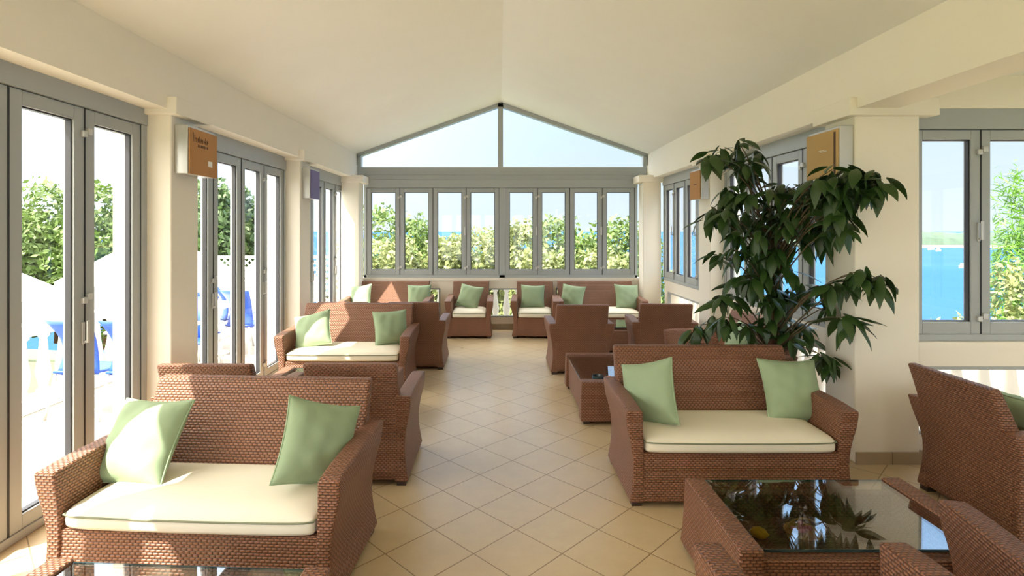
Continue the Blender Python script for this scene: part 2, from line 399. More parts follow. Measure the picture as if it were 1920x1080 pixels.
folding('window_1', -2.33, YE+0.06, 0, 4.75, 8, 0.88, 2.44, 2.58, st=0.075, mid=2.40)
folding('window_2', WR, 9.12, R(-90), 2.09, 4, 0.88, 2.44, 2.60)
folding('window_3', WR, 6.66, R(-90), 2.31, 4, 0.88, 2.44, 2.60)
folding('window_4', 3.05, 4.08, 0, 4.1, 8, 0.88, 2.45, 2.61, st=0.07, jamb=0.03)
# gable window
gr = struct(empty('window_5', (0, YE+0.1, 0)))
zb_, zt_ = 2.58, 2.80
hx0, hx1, ax = XL+0.0, XR, 0.04
MB().box(-2.45, 2.6, -0.07, 0.06, zb_, 2.80).box(-2.45, 2.6, -0.085, -0.06, 2.655, 2.67).build('transom', M['alu'], gr, bevel=0.004)
hip = 3.04
g = MB().bar((hx0, 0, hip-0.03), (ax, 0, RZ-0.04), 0.07, 0.12).bar((hx1, 0, hip-0.03), (ax, 0, RZ-0.04), 0.07, 0.12)
g.box(ax-0.045, ax+0.045, -0.06, 0.06, 2.80, RZ-0.02).box(hx0, hx0+0.06, -0.06, 0.06, 2.8, 3.0).box(hx1-0.06, hx1, -0.06, 0.06, 2.8, 3.0)
g.build('frame', M['alu'], gr, fix=True)
for (x0, x1) in ((hx0+0.06, ax-0.045), (hx1-0.06, ax+0.045)):
    V = [(x0, 0, 2.8), (x1, 0, 2.8), (x1, 0, RZ-0.06), (x0, 0, 3.04)]; V += [(a, 0.006, z) for a, _, z in V]
    MB().add(V, [(0,1,2,3),(7,6,5,4),(0,4,5,1),(1,5,6,2),(2,6,7,3),(3,7,4,0)]).build('pane', M['glass'], gr, fix=True)
# unseen back and annex side: glazing added so more daylight fills the room
folding('fill_window_6', -2.5, YB, R(0), 4.9, 8, 0.05, 2.44, 2.60)
folding('fill_window_7', 7.0, 4.0, R(-90), 7.8, 12, 0.5, 2.44, 2.62)
folding('fill_window_8', 2.9, YB, R(0), 4.1, 6, 0.05, 2.44, 2.62)
bk = MB().box(-2.7, 7.2, YB-0.1, YB+0.05, 2.6, 3.02)
bk.add([(XL,YB,3.0),(XR,YB,3.0),(RX,YB,RZ+0.1),(XL,YB-0.1,3.0),(XR,YB-0.1,3.0),(RX,YB-0.1,RZ+0.1)], [(0,1,2),(3,5,4),(0,3,4,1),(1,4,5,2),(2,5,3,0)])
struct(bk.build('wall_back', M['wall']))
struct(MB().box(6.95, 7.15, YB, 4.2, 0, 0.5).box(6.95, 7.15, YB, 4.2, 2.6, 2.9).build('wall_annex_side', M['wall']))

# ================================================================== WICKER FURNITURE
def lerp(a, b, t): return a+(b-a)*t
def piece(name, W):
    root = empty(name)
    # base block: front panel flares slightly towards the floor
    def fb(u, v, w):
        z = lerp(0.035, 0.325, w)
        hw = W-0.07
        yf = lerp(-0.355, -0.325, min(1, w*1.5))
        return (lerp(-hw, hw, u), lerp(yf, 0.33, v), z)
    MB().warp(8, 4, 4, fb).build('base', M['rattan'], root, bevel=0.012)
    for s in (-1, 1):
        def fa(u, v, w):
            zt = 0.602 - 0.012*max(0, 1-v*3)**2 + 0.01*v
            z = 0.03 + (zt-0.03)*w
            q = w
            xo = W - 0.035*math.sin(min(1, q*1.2)*PI) - 0.022*(1-q)
            xi = W-0.115 - 0.0*(1-q)
            if q > 0.55: xi += 0.012*(q-0.55)/0.45
            yf = -0.355 + 0.02*math.sin(q*PI)
            yb = 0.345 - 0.02*math.sin(q*PI)
            x = lerp(xo, xi, u) if s > 0 else -lerp(xi, xo, u)
            return (x, lerp(yf, yb + (0.10*max(0, q-0.55) ), v), z)
        MB().warp(2, 10, 10, fa).build('armrest', M['rattan'], root, bevel=0.013, seg=2)
    hb = W-0.08
    def fk(u, v, w):
        z = lerp(0.05, 0.838, w)
        k = max(0, (z-0.30)/0.54)
        yf = 0.155 + 0.235*k**1.1
        yr = 0.345 + 0.115*max(0, (z-0.38)/0.485)**1.25 - 0.012*math.sin(w*PI)
        x = lerp(-hb, hb, u)
        if k < 0.5: pass
        return (x, lerp(yf, yr, v), z)
    MB().warp(10, 2, 12, fk).build('backrest', M['rattan'], root, bevel=0.016, seg=2)
    for sx in (-1, 1):
        for sy in (-1, 1):
            MB().box(sx*(W-0.07)-0.03, sx*(W-0.07)+0.03, sy*0.30-0.03, sy*0.30+0.03, 0, 0.05).build('leg', M['foot'], root)
    cw = W-0.119
    def fc(u, v, w):
        a, bb = 2*u-1, 2*v-1
        x = cw*a; y = lerp(-0.335, 0.20, v)
        r = 0.035
        e = (1-abs(a)**8)*(1-abs(bb)**6)
        zt = 0.408 + 0.036*e; z0 = 0.326
        corner = 1 - 0.018*(abs(a)**10*abs(bb)**8)
        if v < 0.5: y += 0.016*abs(a)**14*(1-v*2)
        if v < 0.5: y -= 0.012*(1-a*a)
        if v < 0.01 or v > 0.99 or u < .001 or u > .999:
            bul = 0.012*math.sin(w*PI)
            if v < 0.01: y -= bul
            if u < .001: x -= 0
        return (x*corner, y, lerp(z0, zt, w))
    cu = MB().warp(24, 12, 4, fc).build('seat_cushion', M['cush'], root, bevel=0.022, seg=4)
    pts = []
    for i in range(25):
        a = -1+2*i/24; pts.append((cw*a*(1 if abs(a) < 1 else 0.985), -0.346-0.012*(1-a*a)+0.016*abs(a)**14, 0.393))
    pts += [(cw+0.001, -0.2, 0.393), (cw+0.001, 0.18, 0.393), (-cw-0.001, 0.18, 0.393), (-cw-0.001, -0.2, 0.393)]
    MB().tube(pts, 0.0042, 6, closed=True).build('piping', M['pipe'], cu, smooth=True)
    return root
def pillow_proto():
    n = 26; V = []; F = []; S = 0.205
    def P(u, v, s):
        x = S*u*(1-0.085*(1-v*v)); z = S*v*(1-0.085*(1-u*u))
        t = 0.082*((1-abs(u)**3)*(1-abs(v)**3))**0.62
        wr = (0.005*math.sin(8*u+3*v+s)*math.sin(5*v-2*u) + 0.004*math.sin(14*u*v+2*s))*(1-u**4)*(1-v**4)
        return (x, s*(t+0.004)+wr, z)
    def grid(s):
        k = len(V)
        for i in range(n+1):
            for j in range(n+1): V.append(P(-1+2*i/n, -1+2*j/n, s))
        for i in range(n):
            for j in range(n):
                a = k+i*(n+1)+j; q = (a, a+n+1, a+n+2, a+1); F.append(q if s < 0 else q[::-1])
        return k
    k0 = grid(-1); k1 = grid(1)
    ring = [i*(n+1) for i in range(n)] + [n*(n+1)+j for j in range(n)] + [i*(n+1)+n for i in range(n, 0, -1)] + [j for j in range(n, 0, -1)]
    for a, b_ in zip(ring, ring[1:]+ring[:1]): F.append((k0+b_, k0+a, k1+a, k1+b_))
    o = MB().add(V, F).build('throw_pillow', M['green'], smooth=True, fix=True)
    MB().tube([(V[i][0], 0, V[i][2]) for i in ring], 0.005, 6, closed=True).build('piping', M['green'], o, smooth=True)
    return o
def table_proto(L=1.16, D=0.68, H=0.375):
    root = empty('coffee_table')
    for s in (-1, 1):
        def fe(u, v, w):
            fl = 0.02*(1-w)**2 + 0.0
            xo = L/2 + fl; xi = L/2-0.105
            x = lerp(xo, xi, u) if s > 0 else -lerp(xi, xo, u)
            hd = D/2 + 0.01*(1-w)
            return (x, lerp(-hd, hd, v), lerp(0.03, H, w))
        MB().warp(2, 6, 5, fe).build('end_panel', M['rattan'], root, bevel=0.012)
    for s in (-1, 1):
        y = s*(D/2-0.05)
        MB().box(-L/2+0.09, L/2-0.09, y-0.03, y+0.03, 0.04, H-0.055).build('apron', M['rattan'], root, bevel=0.008)
    MB().box(-L/2+0.09, L/2-0.09, -D/2+0.07, D/2-0.07, 0.175, 0.20).build('shelf', M['rattan'], root)
    MB().box(-L/2+0.10, L/2-0.10, -D/2+0.032, D/2-0.012, H-0.022, H-0.012).build('glass_top', M['tglass'], root, bevel=0.002, seg=1)
    for y in (-D/2+0.030, D/2-0.010): MB().box(-L/2+0.105, L/2-0.105, y-0.002, y+0.002, H-0.022, H-0.012).build('glass_edge', M['teal'], root)
    for sx in (-1, 1):
        for sy in (-1, 1): MB().box(sx*(L/2-0.05)-0.03, sx*(L/2-0.05)+0.03, sy*(D/2-0.05)-0.03, sy*(D/2-0.05)+0.03, 0, 0.035).build('leg', M['foot'], root)
    return root
sofa0 = piece('wicker_sofa', 0.715); chair0 = piece('wicker_armchair', 0.385); table0 = table_proto(); pil0 = pillow_proto()
used = set()
def put(proto, x, y, rz, label, cat, group):
    o = proto if proto.name not in used else copy_tree(proto)
    used.add(proto.name)
    o.location = (x, y, 0); o.rotation_euler = (0, 0, R(rz)); tag(o, label, cat, group); return o
SG, CG, TG, PG = 'brown wicker sofas', 'brown wicker armchairs', 'wicker coffee tables', 'sage green throw pillows'
def sofa(x, y, rz, l): return put(sofa0, x, y, rz, l, 'sofa', SG)
def chair(x, y, rz, l): return put(chair0, x, y, rz, l, 'armchair', CG)
def table(x, y, rz, l): return put(table0, x, y, rz, l, 'coffee table', TG)
sofa(-1.395, 2.81, -3.2, 'large brown wicker sofa at the front left with two green pillows, sunlit on its left')
sofa(-1.64, 6.07, 0, 'brown wicker sofa beside the left doors, second from the front, with a sunlit pillow')
sofa(-1.80, 8.93, 0, 'brown wicker sofa in the far left corner under the end windows')
sofa(1.65, 8.93, 0, 'brown wicker sofa in the far right corner under the end windows')
sofa(1.50, 3.70, 0, 'brown wicker sofa with cream seat in front of the tall potted plant')
sofa(2.20, 5.42, -90, 'wicker sofa against the right windows, mostly hidden behind the potted plant')
chair(-1.89, 3.95, 180, 'wicker armchair turned away behind the front left sofa, nearer the doors')
chair(-0.96, 3.97, 180, 'wicker armchair turned away just behind the right end of the front left sofa')
chair(-1.87, 7.0, 180, 'wicker armchair hidden behind the second left sofa, nearer the doors')
chair(-1.02, 7.0, 180, 'wicker armchair seen from behind past the right end of the second left sofa')
chair(-0.46, 8.93, 0, 'wicker armchair under the end windows, left one of the far middle pair')
chair(0.60, 8.93, -4, 'wicker armchair under the end windows, right one of the far middle pair')
chair(0.98, 6.77, 180, 'wicker armchair seen from behind beyond the small coffee table, next to the aisle')
chair(2.02, 6.85, 174, 'wicker armchair seen from behind to the left of the plant, nearer the right wall')
chair(3.12, 3.27, 90, 'wicker armchair at the right edge turned towards the window, by the column')
chair(1.075, 1.60, 180, 'wicker armchair at the bottom edge, its two arm tops in front of the glass table')
chair(2.12, 1.84, 168, 'wicker armchair in the bottom right corner, its arm rising beside the glass table')
table(1.58, 2.60, 0, 'wicker coffee table with large reflecting glass top at the bottom right')
table(-1.255, 1.85, -3, 'wicker coffee table cut off by the bottom edge in front of the left sofa')
table(1.07, 5.36, 90, 'wicker coffee table standing lengthwise behind the sofa with the plant, by the aisle')
table(-1.5, 4.98, 0, 'wicker coffee table hidden between the left armchairs and the second sofa')
table(-1.5, 7.95, 0, 'wicker coffee table in front of the far left corner sofa')
table(1.55, 7.85, 0, 'wicker coffee table between the far right sofa and two turned armchairs')
def pillow(x, y, z, yaw, pitch, roll, l, s=1.0):
    z = min(z, 0.612)
    o = pil0 if 'p' not in used else copy_tree(pil0); used.add('p')
    o.location = (x, y, z); o.scale = (s, s, s)
    o.rotation_euler = (Matrix.Rotation(R(yaw), 4, 'Z') @ Matrix.Rotation(R(pitch), 4, 'X') @ Matrix.Rotation(R(roll), 4, 'Y')).to_euler()
    return tag(o, l, 'throw pillow', PG)
pillow(-1.86, 2.86, 0.60, -14, -34, -3, 'green throw pillow on the left end of the front left sofa', 1.06)
pillow(-0.92, 2.80, 0.62, 46, -14, 20, 'green throw pillow tilted against the right arm of the front left sofa', 1.0)
pillow(-2.04, 6.02, 0.60, -8, -30, -16, 'bright sunlit pillow on the left end of the second left sofa', 1.0)
pillow(-1.20, 6.12, 0.61, 28, -20, 0, 'green throw pillow on the right end of the second left sofa', 0.95)
pillow(-2.26, 8.98, 0.63, -20, -22, -10, 'green throw pillow on the left end of the far left corner sofa', 0.95)
pillow(-1.30, 9.02, 0.63, 8, -22, 0, 'green throw pillow on the right end of the far left corner sofa', 0.95)
pillow(-0.47, 8.98, 0.635, -14, -24, 10, 'green throw pillow in the left one of the far middle armchairs', 0.95)
pillow(0.57, 9.0, 0.63, 0, -22, 2, 'green throw pillow in the right one of the far middle armchairs', 0.95)
pillow(1.22, 8.98, 0.63, -22, -20, 6, 'green throw pillow on the left end of the far right corner sofa', 0.95)
pillow(2.12, 8.98, 0.63, 10, -22, 3, 'green throw pillow on the right end of the far right corner sofa', 1.0)
pillow(1.02, 3.70, 0.60, -54, -14, -18, 'green throw pillow against the left arm of the sofa before the plant', 1.03)
pillow(2.03, 3.78, 0.595, 6, -24, 3, 'green throw pillow on the right end of the sofa before the plant', 1.03)
pillow(2.30, 5.25, 0.64, -96, -22, 4, 'pale green throw pillow glimpsed behind the potted plant', 0.98)
pillow(3.08, 3.18, 0.575, 90, -32, 3, 'dark green throw pillow in the armchair at the right edge', 0.98)

# ================================================================== WALL UNITS
def unit(x, y, z0, h, sgn, Ly, fm, label):
    # sgn +1: mounted on a left column and facing +X; -1: right column
    o = empty('wall_heater', (x, y, z0)); tag(o, label, 'wall unit', 'metal wall units with covered fronts')
    d = 0.10*sgn; x0, x1 = sorted((0, d))
    MB().box(x0, x1, 0, Ly, 0, h).build('housing', M['steel'], o, bevel=0.006)
    xa, xb = sorted((d, d+0.012*sgn))
    p = MB().box(xa, xb, 0.01, Ly+0.01, 0.0, h-0.02).build('front_panel', fm, o, bevel=0.002, seg=1)
    return o, p, d+0.012*sgn
o, p, xf = unit(XL, 4.12, 2.13, 0.37, 1, 0.40, M['card'], 'metal wall unit with brown cardboard front on the nearest left column')
MB().box(xf, xf+0.002, 0.27, 0.33, 0.08, 0.125).build('sticker', M['paper'], p)
ik = MB()
xx = 0.05
for k, hgt in enumerate([.07, .05, .035, .035, .05, .035, .035, .03, .05, .035]):
    ik.box(xf, xf+0.0015, xx, xx+0.007, 0.25, 0.25+hgt)
    if k % 2: ik.box(xf, xf+0.0015, xx, xx+0.018, 0.25+hgt*0.5, 0.25+hgt*0.5+0.006)
    xx += 0.022
for k in range(7): ik.box(xf, xf+0.0015, 0.12+k*0.022, 0.132+k*0.022, 0.215, 0.235)
ik.build('printing', M['ink'], p)
unit(XL, 6.80, 2.10, 0.38, 1, 0.32, M['violet'], 'metal wall unit with dark violet front on the second left column')
o, p, xf = unit(2.60, 4.0, 2.10, 0.37, -1, 0.40, M['cardlite'], 'metal wall unit with pale torn cardboard front on the big right column')
MB().box(xf-0.001, xf, 0.03, 0.055, 0.02, 0.33).build('torn_edge', M['ink'], p)
MB().box(xf-0.002, xf, 0.14, 0.22, 0.20, 0.205).box(xf-0.002, xf, 0.17, 0.24, 0.21, 0.214).build('printing', M['paper'], p)
o, p, xf = unit(XR, 6.68, 2.09, 0.37, -1, 0.36, M['card'], 'small orange brown fronted wall unit on the far right column')
MB().box(xf-0.002, xf, 0.12, 0.22, 0.18, 0.19).build('printing', M['ink'], p)

# ================================================================== TABLE THINGS
def ashtray():
    o = MB().lathe([(0.05, 0), (0.055, 0.03), (0.045, 0.03), (0.04, 0.01), (0.001, 0.01)], 20).build('ashtray', M['teal'], smooth=False)
    o.location = (0.90, 4.93, 0.363); tag(o, 'small dark glass ashtray on the lengthwise coffee table', 'ashtray')
    cndl = MB().lathe([(0.022, 0), (0.022, 0.022), (0.018, 0.025)], 16).build('tealight', M['orange'])
    cndl.location = (1.0, 4.92, 0.363); tag(cndl, 'orange tealight candle on the lengthwise coffee table', 'candle')
    MB().lathe([(0.002, 0.02), (0.002, 0.034)], 6).build('wick', M['paper'], cndl)
ashtray()
def lemon(x, y, z, rz, l):
    pr = [(0.002, -0.045), (0.008, -0.038), (0.022, -0.026), (0.028, 0), (0.022, 0.026), (0.008, 0.038), (0.002, 0.045)]
    o = MB().lathe(pr, 16).build('lemon', M['yellow'], smooth=True)
    o.location = (x, y, z); o.rotation_euler = (R(90), 0, R(rz)); tag(o, l, 'lemon', 'lemons under the glass')
lemon(1.27, 2.66, 0.229, 60, 'yellow lemon under the table glass near its left rail')
lemon(1.55, 2.42, 0.229, 80, 'yellow lemon under the table glass near its front edge')
bs = MB().lathe([(0.07, 0), (0.10, 0.07), (0.105, 0.075), (0.095, 0.075), (0.065, 0.01)], 24).build('straw_basket', M['straw'], smooth=False)
bs.location = (1.46, 2.62, 0.20); bs.scale = (0.8, 0.8, 0.8); tag(bs, 'small straw basket under the glass of the big coffee table', 'basket')
MB().tube([(0.1*math.cos(a), 0, 0.07+0.08*math.sin(a)) for a in np.linspace(0, PI, 14)], 0.006, 6).build('handle', M['straw'], bs, smooth=True)
po = MB()
for k in range(14):
    a = random.uniform(0, 2*PI); r = random.uniform(0, 0.06)
    po.lathe([(0.001, 0), (0.016, 0.008), (0.013, 0.02), (0.001, 0.026)], 8, (r*math.cos(a), r*math.sin(a), random.uniform(0, 0.03)))
po = po.build('flower_posy', M['pink'], smooth=True); po.location = (1.46, 2.62, 0.25); po.scale = (0.8, 0.8, 0.8); tag(po, 'pink flower posy in the small straw basket', 'flowers')

# ================================================================== POTTED PLANT
def px(x, y, Y): return Vector(((x-934)*Y/1025, Y, CAMZ-(y-432)*Y/1025))
def leafset(out, base, n, L, rnd, droop=0.75):
    """n long drooping leaves around a twig end"""
    V, F = out
    for i in range(n):
        az = 2*PI*i/n + rnd.uniform(-0.5, 0.5); l = L*rnd.uniform(0.7, 1.15); w = l*rnd.uniform(0.15, 0.20)
        el = rnd.uniform(-1.25, 0.15); dr = 0
        h = Vector((math.cos(az), math.sin(az), 0)); side = Vector((-math.sin(az), math.cos(az), 0))
        tw = rnd.uniform(-0.6, 0.6); bend = rnd.uniform(0.5, 1.2); k = len(V); m = 6; p = Vector(base) + h*rnd.uniform(0, 0.045) + Vector((0, 0, rnd.uniform(-0.06, 0.03))); ang = el
        for j in range(m+1):
            t = j/m; ang = max(-1.5, el - (t**0.9)*bend)
            d = h*math.cos(ang)+Vector((0, 0, math.sin(ang)))
            up = side.cross(d); sd_ = side*math.cos(tw)+up*math.sin(tw)
            ww = w*max(0.03, math.sin(PI*min(1, 0.04+t*0.96)**0.8)) if t < 1 else 0.002
            V.append(p - sd_*ww + up*ww*0.25); V.append(p.copy()); V.append(p + sd_*ww + up*ww*0.25)
            p = p + d*(l/m)
        for j in range(m):
            a = k+3*j; F.append((a, a+1, a+4, a+3)); F.append((a+1, a+2, a+5, a+4))
CL = [(1385,268,4.4),(1350,278,4.5),(1415,285,4.4),(1330,290,4.3),(1400,320,4.5),(1365,350,4.5),(1400,365,4.3),(1335,390,4.4),(1360,395,4.3),(1430,385,4.5),
 (1460,350,4.5),(1500,345,4.4),(1535,335,4.3),(1560,318,4.2),(1590,315,4.1),(1610,322,3.9),(1640,325,3.85),(1650,335,3.7),(1650,520,3.7),(1575,350,4.3),(1520,370,4.5),(1475,385,4.3),
 (1450,410,4.5),(1500,400,4.2),(1545,385,4.4),(1580,385,4.1),(1600,345,3.95),(1400,400,4.6),(1420,430,4.3),(1375,410,4.5),(1490,425,4.5),(1520,415,4.4),
 (1550,420,4.2),(1580,420,4.1),(1565,400,4.3),(1350,475,4.4),(1380,470,4.3),(1325,400,4.5),(1440,440,4.5),(1465,455,4.4),(1450,480,4.6),(1425,490,4.5),
 (1480,500,4.4),(1450,520,4.5),(1410,525,4.4),(1390,520,4.5),(1350,560,4.4),(1375,555,4.5),(1335,600,4.4),(1305,610,4.4),(1360,595,4.3),(1480,545,4.4),
 (1500,535,4.5),(1465,560,4.4),(1470,590,4.5),(1545,535,4.2),(1560,530,4.1),(1615,507,3.95),(1595,515,4.0),(1555,575,4.2),(1580,595,4.05),(1595,600,4.0),
 (1440,600,4.4),(1490,610,4.5),(1400,610,4.4),(1510,620,4.5),(1538,665,4.15),(1552,675,4.1),(1480,625,4.3),(1425,470,4.4),(1440,400,4.4),(1480,345,4.6),
 (1385,300,4.6),(1530,350,4.1),(1555,345,4.4),(1590,350,4.2),(1445,360,4.3),(1455,470,4.3),(1435,510,4.3),(1455,545,4.3),(1415,450,4.3),(1440,560,4.3),(1500,450,4.3),(1540,440,4.3),(1385,430,4.3),(1470,420,4.2),(1370,365,4.3),(1400,300,4.3),(1520,370,4.2),(1565,365,4.15)]
def plant():
    rnd = random.Random(5)
    root = empty('potted_plant', (2.22, 4.44, 0)); tag(root, 'tall leafy potted plant with long drooping dark leaves behind the right sofa', 'plant')
    off = Vector((2.22, 4.44, 0))
    MB().lathe([(0.13, 0), (0.19, 0.30), (0.20, 0.34), (0.185, 0.34), (0.175, 0.30), (0.001, 0.30)], 28).build('pot', M['pot'], root)
    MB().lathe([(0.17, 0.29), (0.16, 0.315), (0.001, 0.32)], 20).build('soil', M['soil'], root)
    tp = [(0, 0, 0.3), (0.0, 0.01, 0.7), (-0.015, 0, 1.0), (0.01, 0, 1.3), (0.0, 0.01, 1.6), (-0.03, 0, 1.85)]
    MB().tube(tp, [0.045, 0.040, 0.034, 0.022, 0.015, 0.008], 10).build('trunk', M['bark'], root, smooth=True)
    tw = MB().tube([(0.03, 0.02, 0.3), (0.05, 0.0, 0.8), (0.02, -0.03, 1.1), (-0.06, 0, 1.7), (-0.2, 0, 2.1)], [0.02, 0.02, 0.018, 0.012, 0.006], 8)
    lv = ([], [])
    for (x, y, Y) in CL:
        Y += rnd.uniform(-0.08, 0.08)
        if x >= 1560 or (x > 1530 and y < 350): Y = min(Y, 3.80 if x < 1600 else 3.72)
        p = px(x, y, Y) - off
        dist = math.hypot(p.x, p.y)
        z0 = min(1.8, max(0.7, p.z - 0.25 - dist*0.45))
        s = Vector((0, 0, z0)); mid = s.lerp(p, 0.55) + Vector((0, 0, 0.10*dist+0.03))
        tw.tube([s, s.lerp(mid, 0.6)+Vector((0, 0, 0.01)), mid, mid.lerp(p, 0.6)+Vector((0, 0, 0.015)), p], [0.007, 0.006, 0.005, 0.004, 0.003], 5)
        leafset(lv, p, rnd.choice([9, 10]), 0.20, rnd)
    tw.build('branches', M['twig'], root, smooth=True)
    MB().add(*lv).build('leaves', M['leaf'], root, smooth=True)
plant()

# ================================================================== OUTSIDE
struct(MB().box(-4.95, -2.74, -6, 13, -0.3, -0.08).build('ground_terrace', M['deck']))
struct(MB().box(-3.05, -2.66, -6, 10, -0.2, -0.01).build('ground_step', M['white']))
def ground():
    V = []; F = []; xs = [-60, -30, -15, -5, 0, 5, 12, 25, 45]; ysl = [-30, -10, 5, 9.9, 14, 20, 35, 60]
    for y in ysl:
        for x in xs:
            z = -1.7 - max(0, y-14)*0.25 - max(0, x-8)*0.28 + max(0, -x-14)*0.05
            V.append((x, y, max(z, -14)))
    n = len(xs)
    for j in range(len(ysl)-1):
        for i in range(n-1): a = j*n+i; F.append((a, a+1, a+n+1, a+n))
    struct(MB().add(V, F).build('ground', M['earth']))
ground()
struct(MB().box(-4000, 5000, -200, 5500, -12.2, -12).build('ground_sea', M['sea']))
def baluster_row(name, p, q, n, label, zb=0.0, h=0.8, group='white terrace balustrades'):
    p, q = Vector(p), Vector(q); d = q-p; L = d.length; rz = math.atan2(d.y, d.x)
    root = empty(name, p, rz); tag(root, label, 'balustrade', group)
    MB().box(0, L, -0.09, 0.09, h-0.1, h).build('rail', M['white'], root, bevel=0.01)
    MB().box(0, L, -0.09, 0.09, 0, 0.14).build('plinth', M['white'], root, bevel=0.01)
    pr = [(0.06, 0.14), (0.06, 0.17), (0.035, 0.20), (0.06, 0.30), (0.068, 0.36), (0.045, 0.50), (0.032, h-0.17), (0.055, h-0.14), (0.055, h-0.1)]
    me = None
    for i in range(n):
        xx = L*(i+0.5)/n
        if me is None:
            o = MB().lathe(pr, 12).build('baluster', M['white'], root, smooth=True); me = o.data
        else: o = link('baluster', me, None, root)
        o.location = (xx, 0, 0)
    return root
baluster_row('balustrade', (-4.62, 12.8, -0.08), (-4.62, 1.5, -0.08), 46, 'white terrace balustrade outside the left folding doors', h=0.86)
baluster_row('balustrade', (-2.6, 10.0, -0.08), (2.7, 10.0, -0.08), 26, 'white balustrade outside the low openings of the end wall', h=0.82)
baluster_row('balustrade', (3.25, 9.8, -0.08), (3.25, 4.75, -0.08), 24, 'white balustrade outside the right wall windows', h=0.82)
baluster_row('balustrade', (3.3, 4.62, -0.08), (7.2, 4.62, -0.08), 17, 'white balustrade outside the low opening of the right window', h=0.82)
struct(MB().box(-2.75, 3.4, 9.65, 10.15, -0.4, -0.08).box(2.98, 3.4, 4.2, 9.7, -0.4, -0.08).box(3.0, 7.5, 4.2, 4.8, -0.4, -0.08).build('ground_walkway', M['deck']))
# blue plastic chairs and tables on the terrace
def bluechair():
    root = empty('plastic_chair')
    def seat(u, v, w): return (lerp(-0.22, 0.22, u)*(1-0.12*v), lerp(-0.22, 0.20, v), 0.43 - 0.02*math.sin(v*PI) + 0.02*w)
    MB().warp(6, 6, 1, seat).build('seat', M['blue'], root, smooth=True)
    def back(u, v, w):
        z = lerp(0.41, 0.94, w); yc = 0.18 + 0.02*math.sin(w*PI) + 0.12*w**2 - 0.04*math.sin(w*PI)*2
        hw = 0.215 + 0.01*w**2 - 0.045*math.sin(w*PI)
        a = 2*u-1
        return (hw*a, yc - 0.05*a*a + 0.015*v, z)
    MB().warp(8, 1, 8, back).build('backrest', M['blue'], root, smooth=True)
    for sx in (-1, 1):
        for sy in (-1, 1):
            MB().tube([(sx*0.18, sy*0.18, 0.43), (sx*0.23, sy*0.25, 0)], 0.014, 8).build('leg', M['aluleg'], root, smooth=True)
    return root
bc0 = bluechair()
bl = [(-4.0, 5.35, 176, 'blue plastic chair on the terrace nearest the balustrade, seen through the first glass door'),
      (-3.51, 5.35, 184, 'blue plastic chair on the terrace seen through the second pane of the nearest door'),
      (-3.72, 6.65, 10, 'blue plastic chair facing the room across the near terrace table'),
      (-3.95, 7.1, 60, 'blue plastic chair seen at the left edge of the second set of doors'),
      (-3.65, 7.9, 170, 'blue plastic chair facing away seen through the second pane of the middle doors'),
      (-3.55, 8.7, 200, 'blue plastic chair seen through the third pane of the middle doors'),
      (-4.1, 8.5, 120, 'blue plastic chair by the balustrade beyond the middle doors')]
for i, (x, y, r, l) in enumerate(bl):
    o = bc0 if i == 0 else copy_tree(bc0)
    o.location = (x, y, -0.08); o.rotation_euler = (0, 0, R(r)); tag(o, l, 'chair', 'blue plastic terrace chairs')
def ttable(x, y, l):
    root = empty('terrace_table', (x, y, -0.08)); tag(root, l, 'table', 'white terrace tables')
    MB().box(-0.34, 0.34, -0.34, 0.34, 0.70, 0.73).build('table_top', M['white'], root, bevel=0.008)
    MB().tube([(0, 0, 0.03), (0, 0, 0.70)], 0.03, 10).build('leg', M['aluleg'], root, smooth=True)
    MB().lathe([(0.22, 0), (0.22, 0.02), (0.05, 0.04)], 20).build('foot', M['aluleg'], root)
ttable(-3.75, 6.0, 'white square table on the terrace beside the nearest blue chairs')
ttable(-4.1, 7.85, 'white square table on the terrace among the farther blue chairs')
def parasol(x, y, zt, zb, w, l):
    root = empty('parasol', (x, y, -1.7)); tag(root, l, 'parasol', 'white parasols on the lower terrace')
    V = [(0, 0, zt+1.7)]; n = 8
    for k in range(n):
        a = 2*PI*(k+0.5)/n; V.append((w*math.cos(a), w*math.sin(a), zb+1.7))
    for k in range(n):
        a = 2*PI*(k+0.5)/n; V.append((w*math.cos(a), w*math.sin(a), zb+1.7-0.55))
    F = [(0, 1+k, 1+(k+1) % n) for k in range(n)] + [(1+k, 1+n+k, 1+n+(k+1) % n, 1+(k+1) % n) for k in range(n)]
    o = MB().add(V, F).build('canopy', M['canvas'], root)
    so = o.modifiers.new('s', 'SOLIDIFY'); so.thickness = 0.01
    MB().tube([(0, 0, 0), (0, 0, zt+1.7)], 0.03, 8).build('pole', M['aluleg'], root)
parasol(-8.8, 8.5, 1.6, 0.62, 1.78, 'white parasol canopy beyond the balustrade seen through the nearest left pane')
parasol(-7.3, 11.7, 1.7, 0.66, 1.78, 'white parasol canopy beyond the balustrade seen through the second left pane')
parasol(-6.1, 14.6, 1.0, 0.35, 1.35, 'white parasol canopy far off seen through the middle doors')
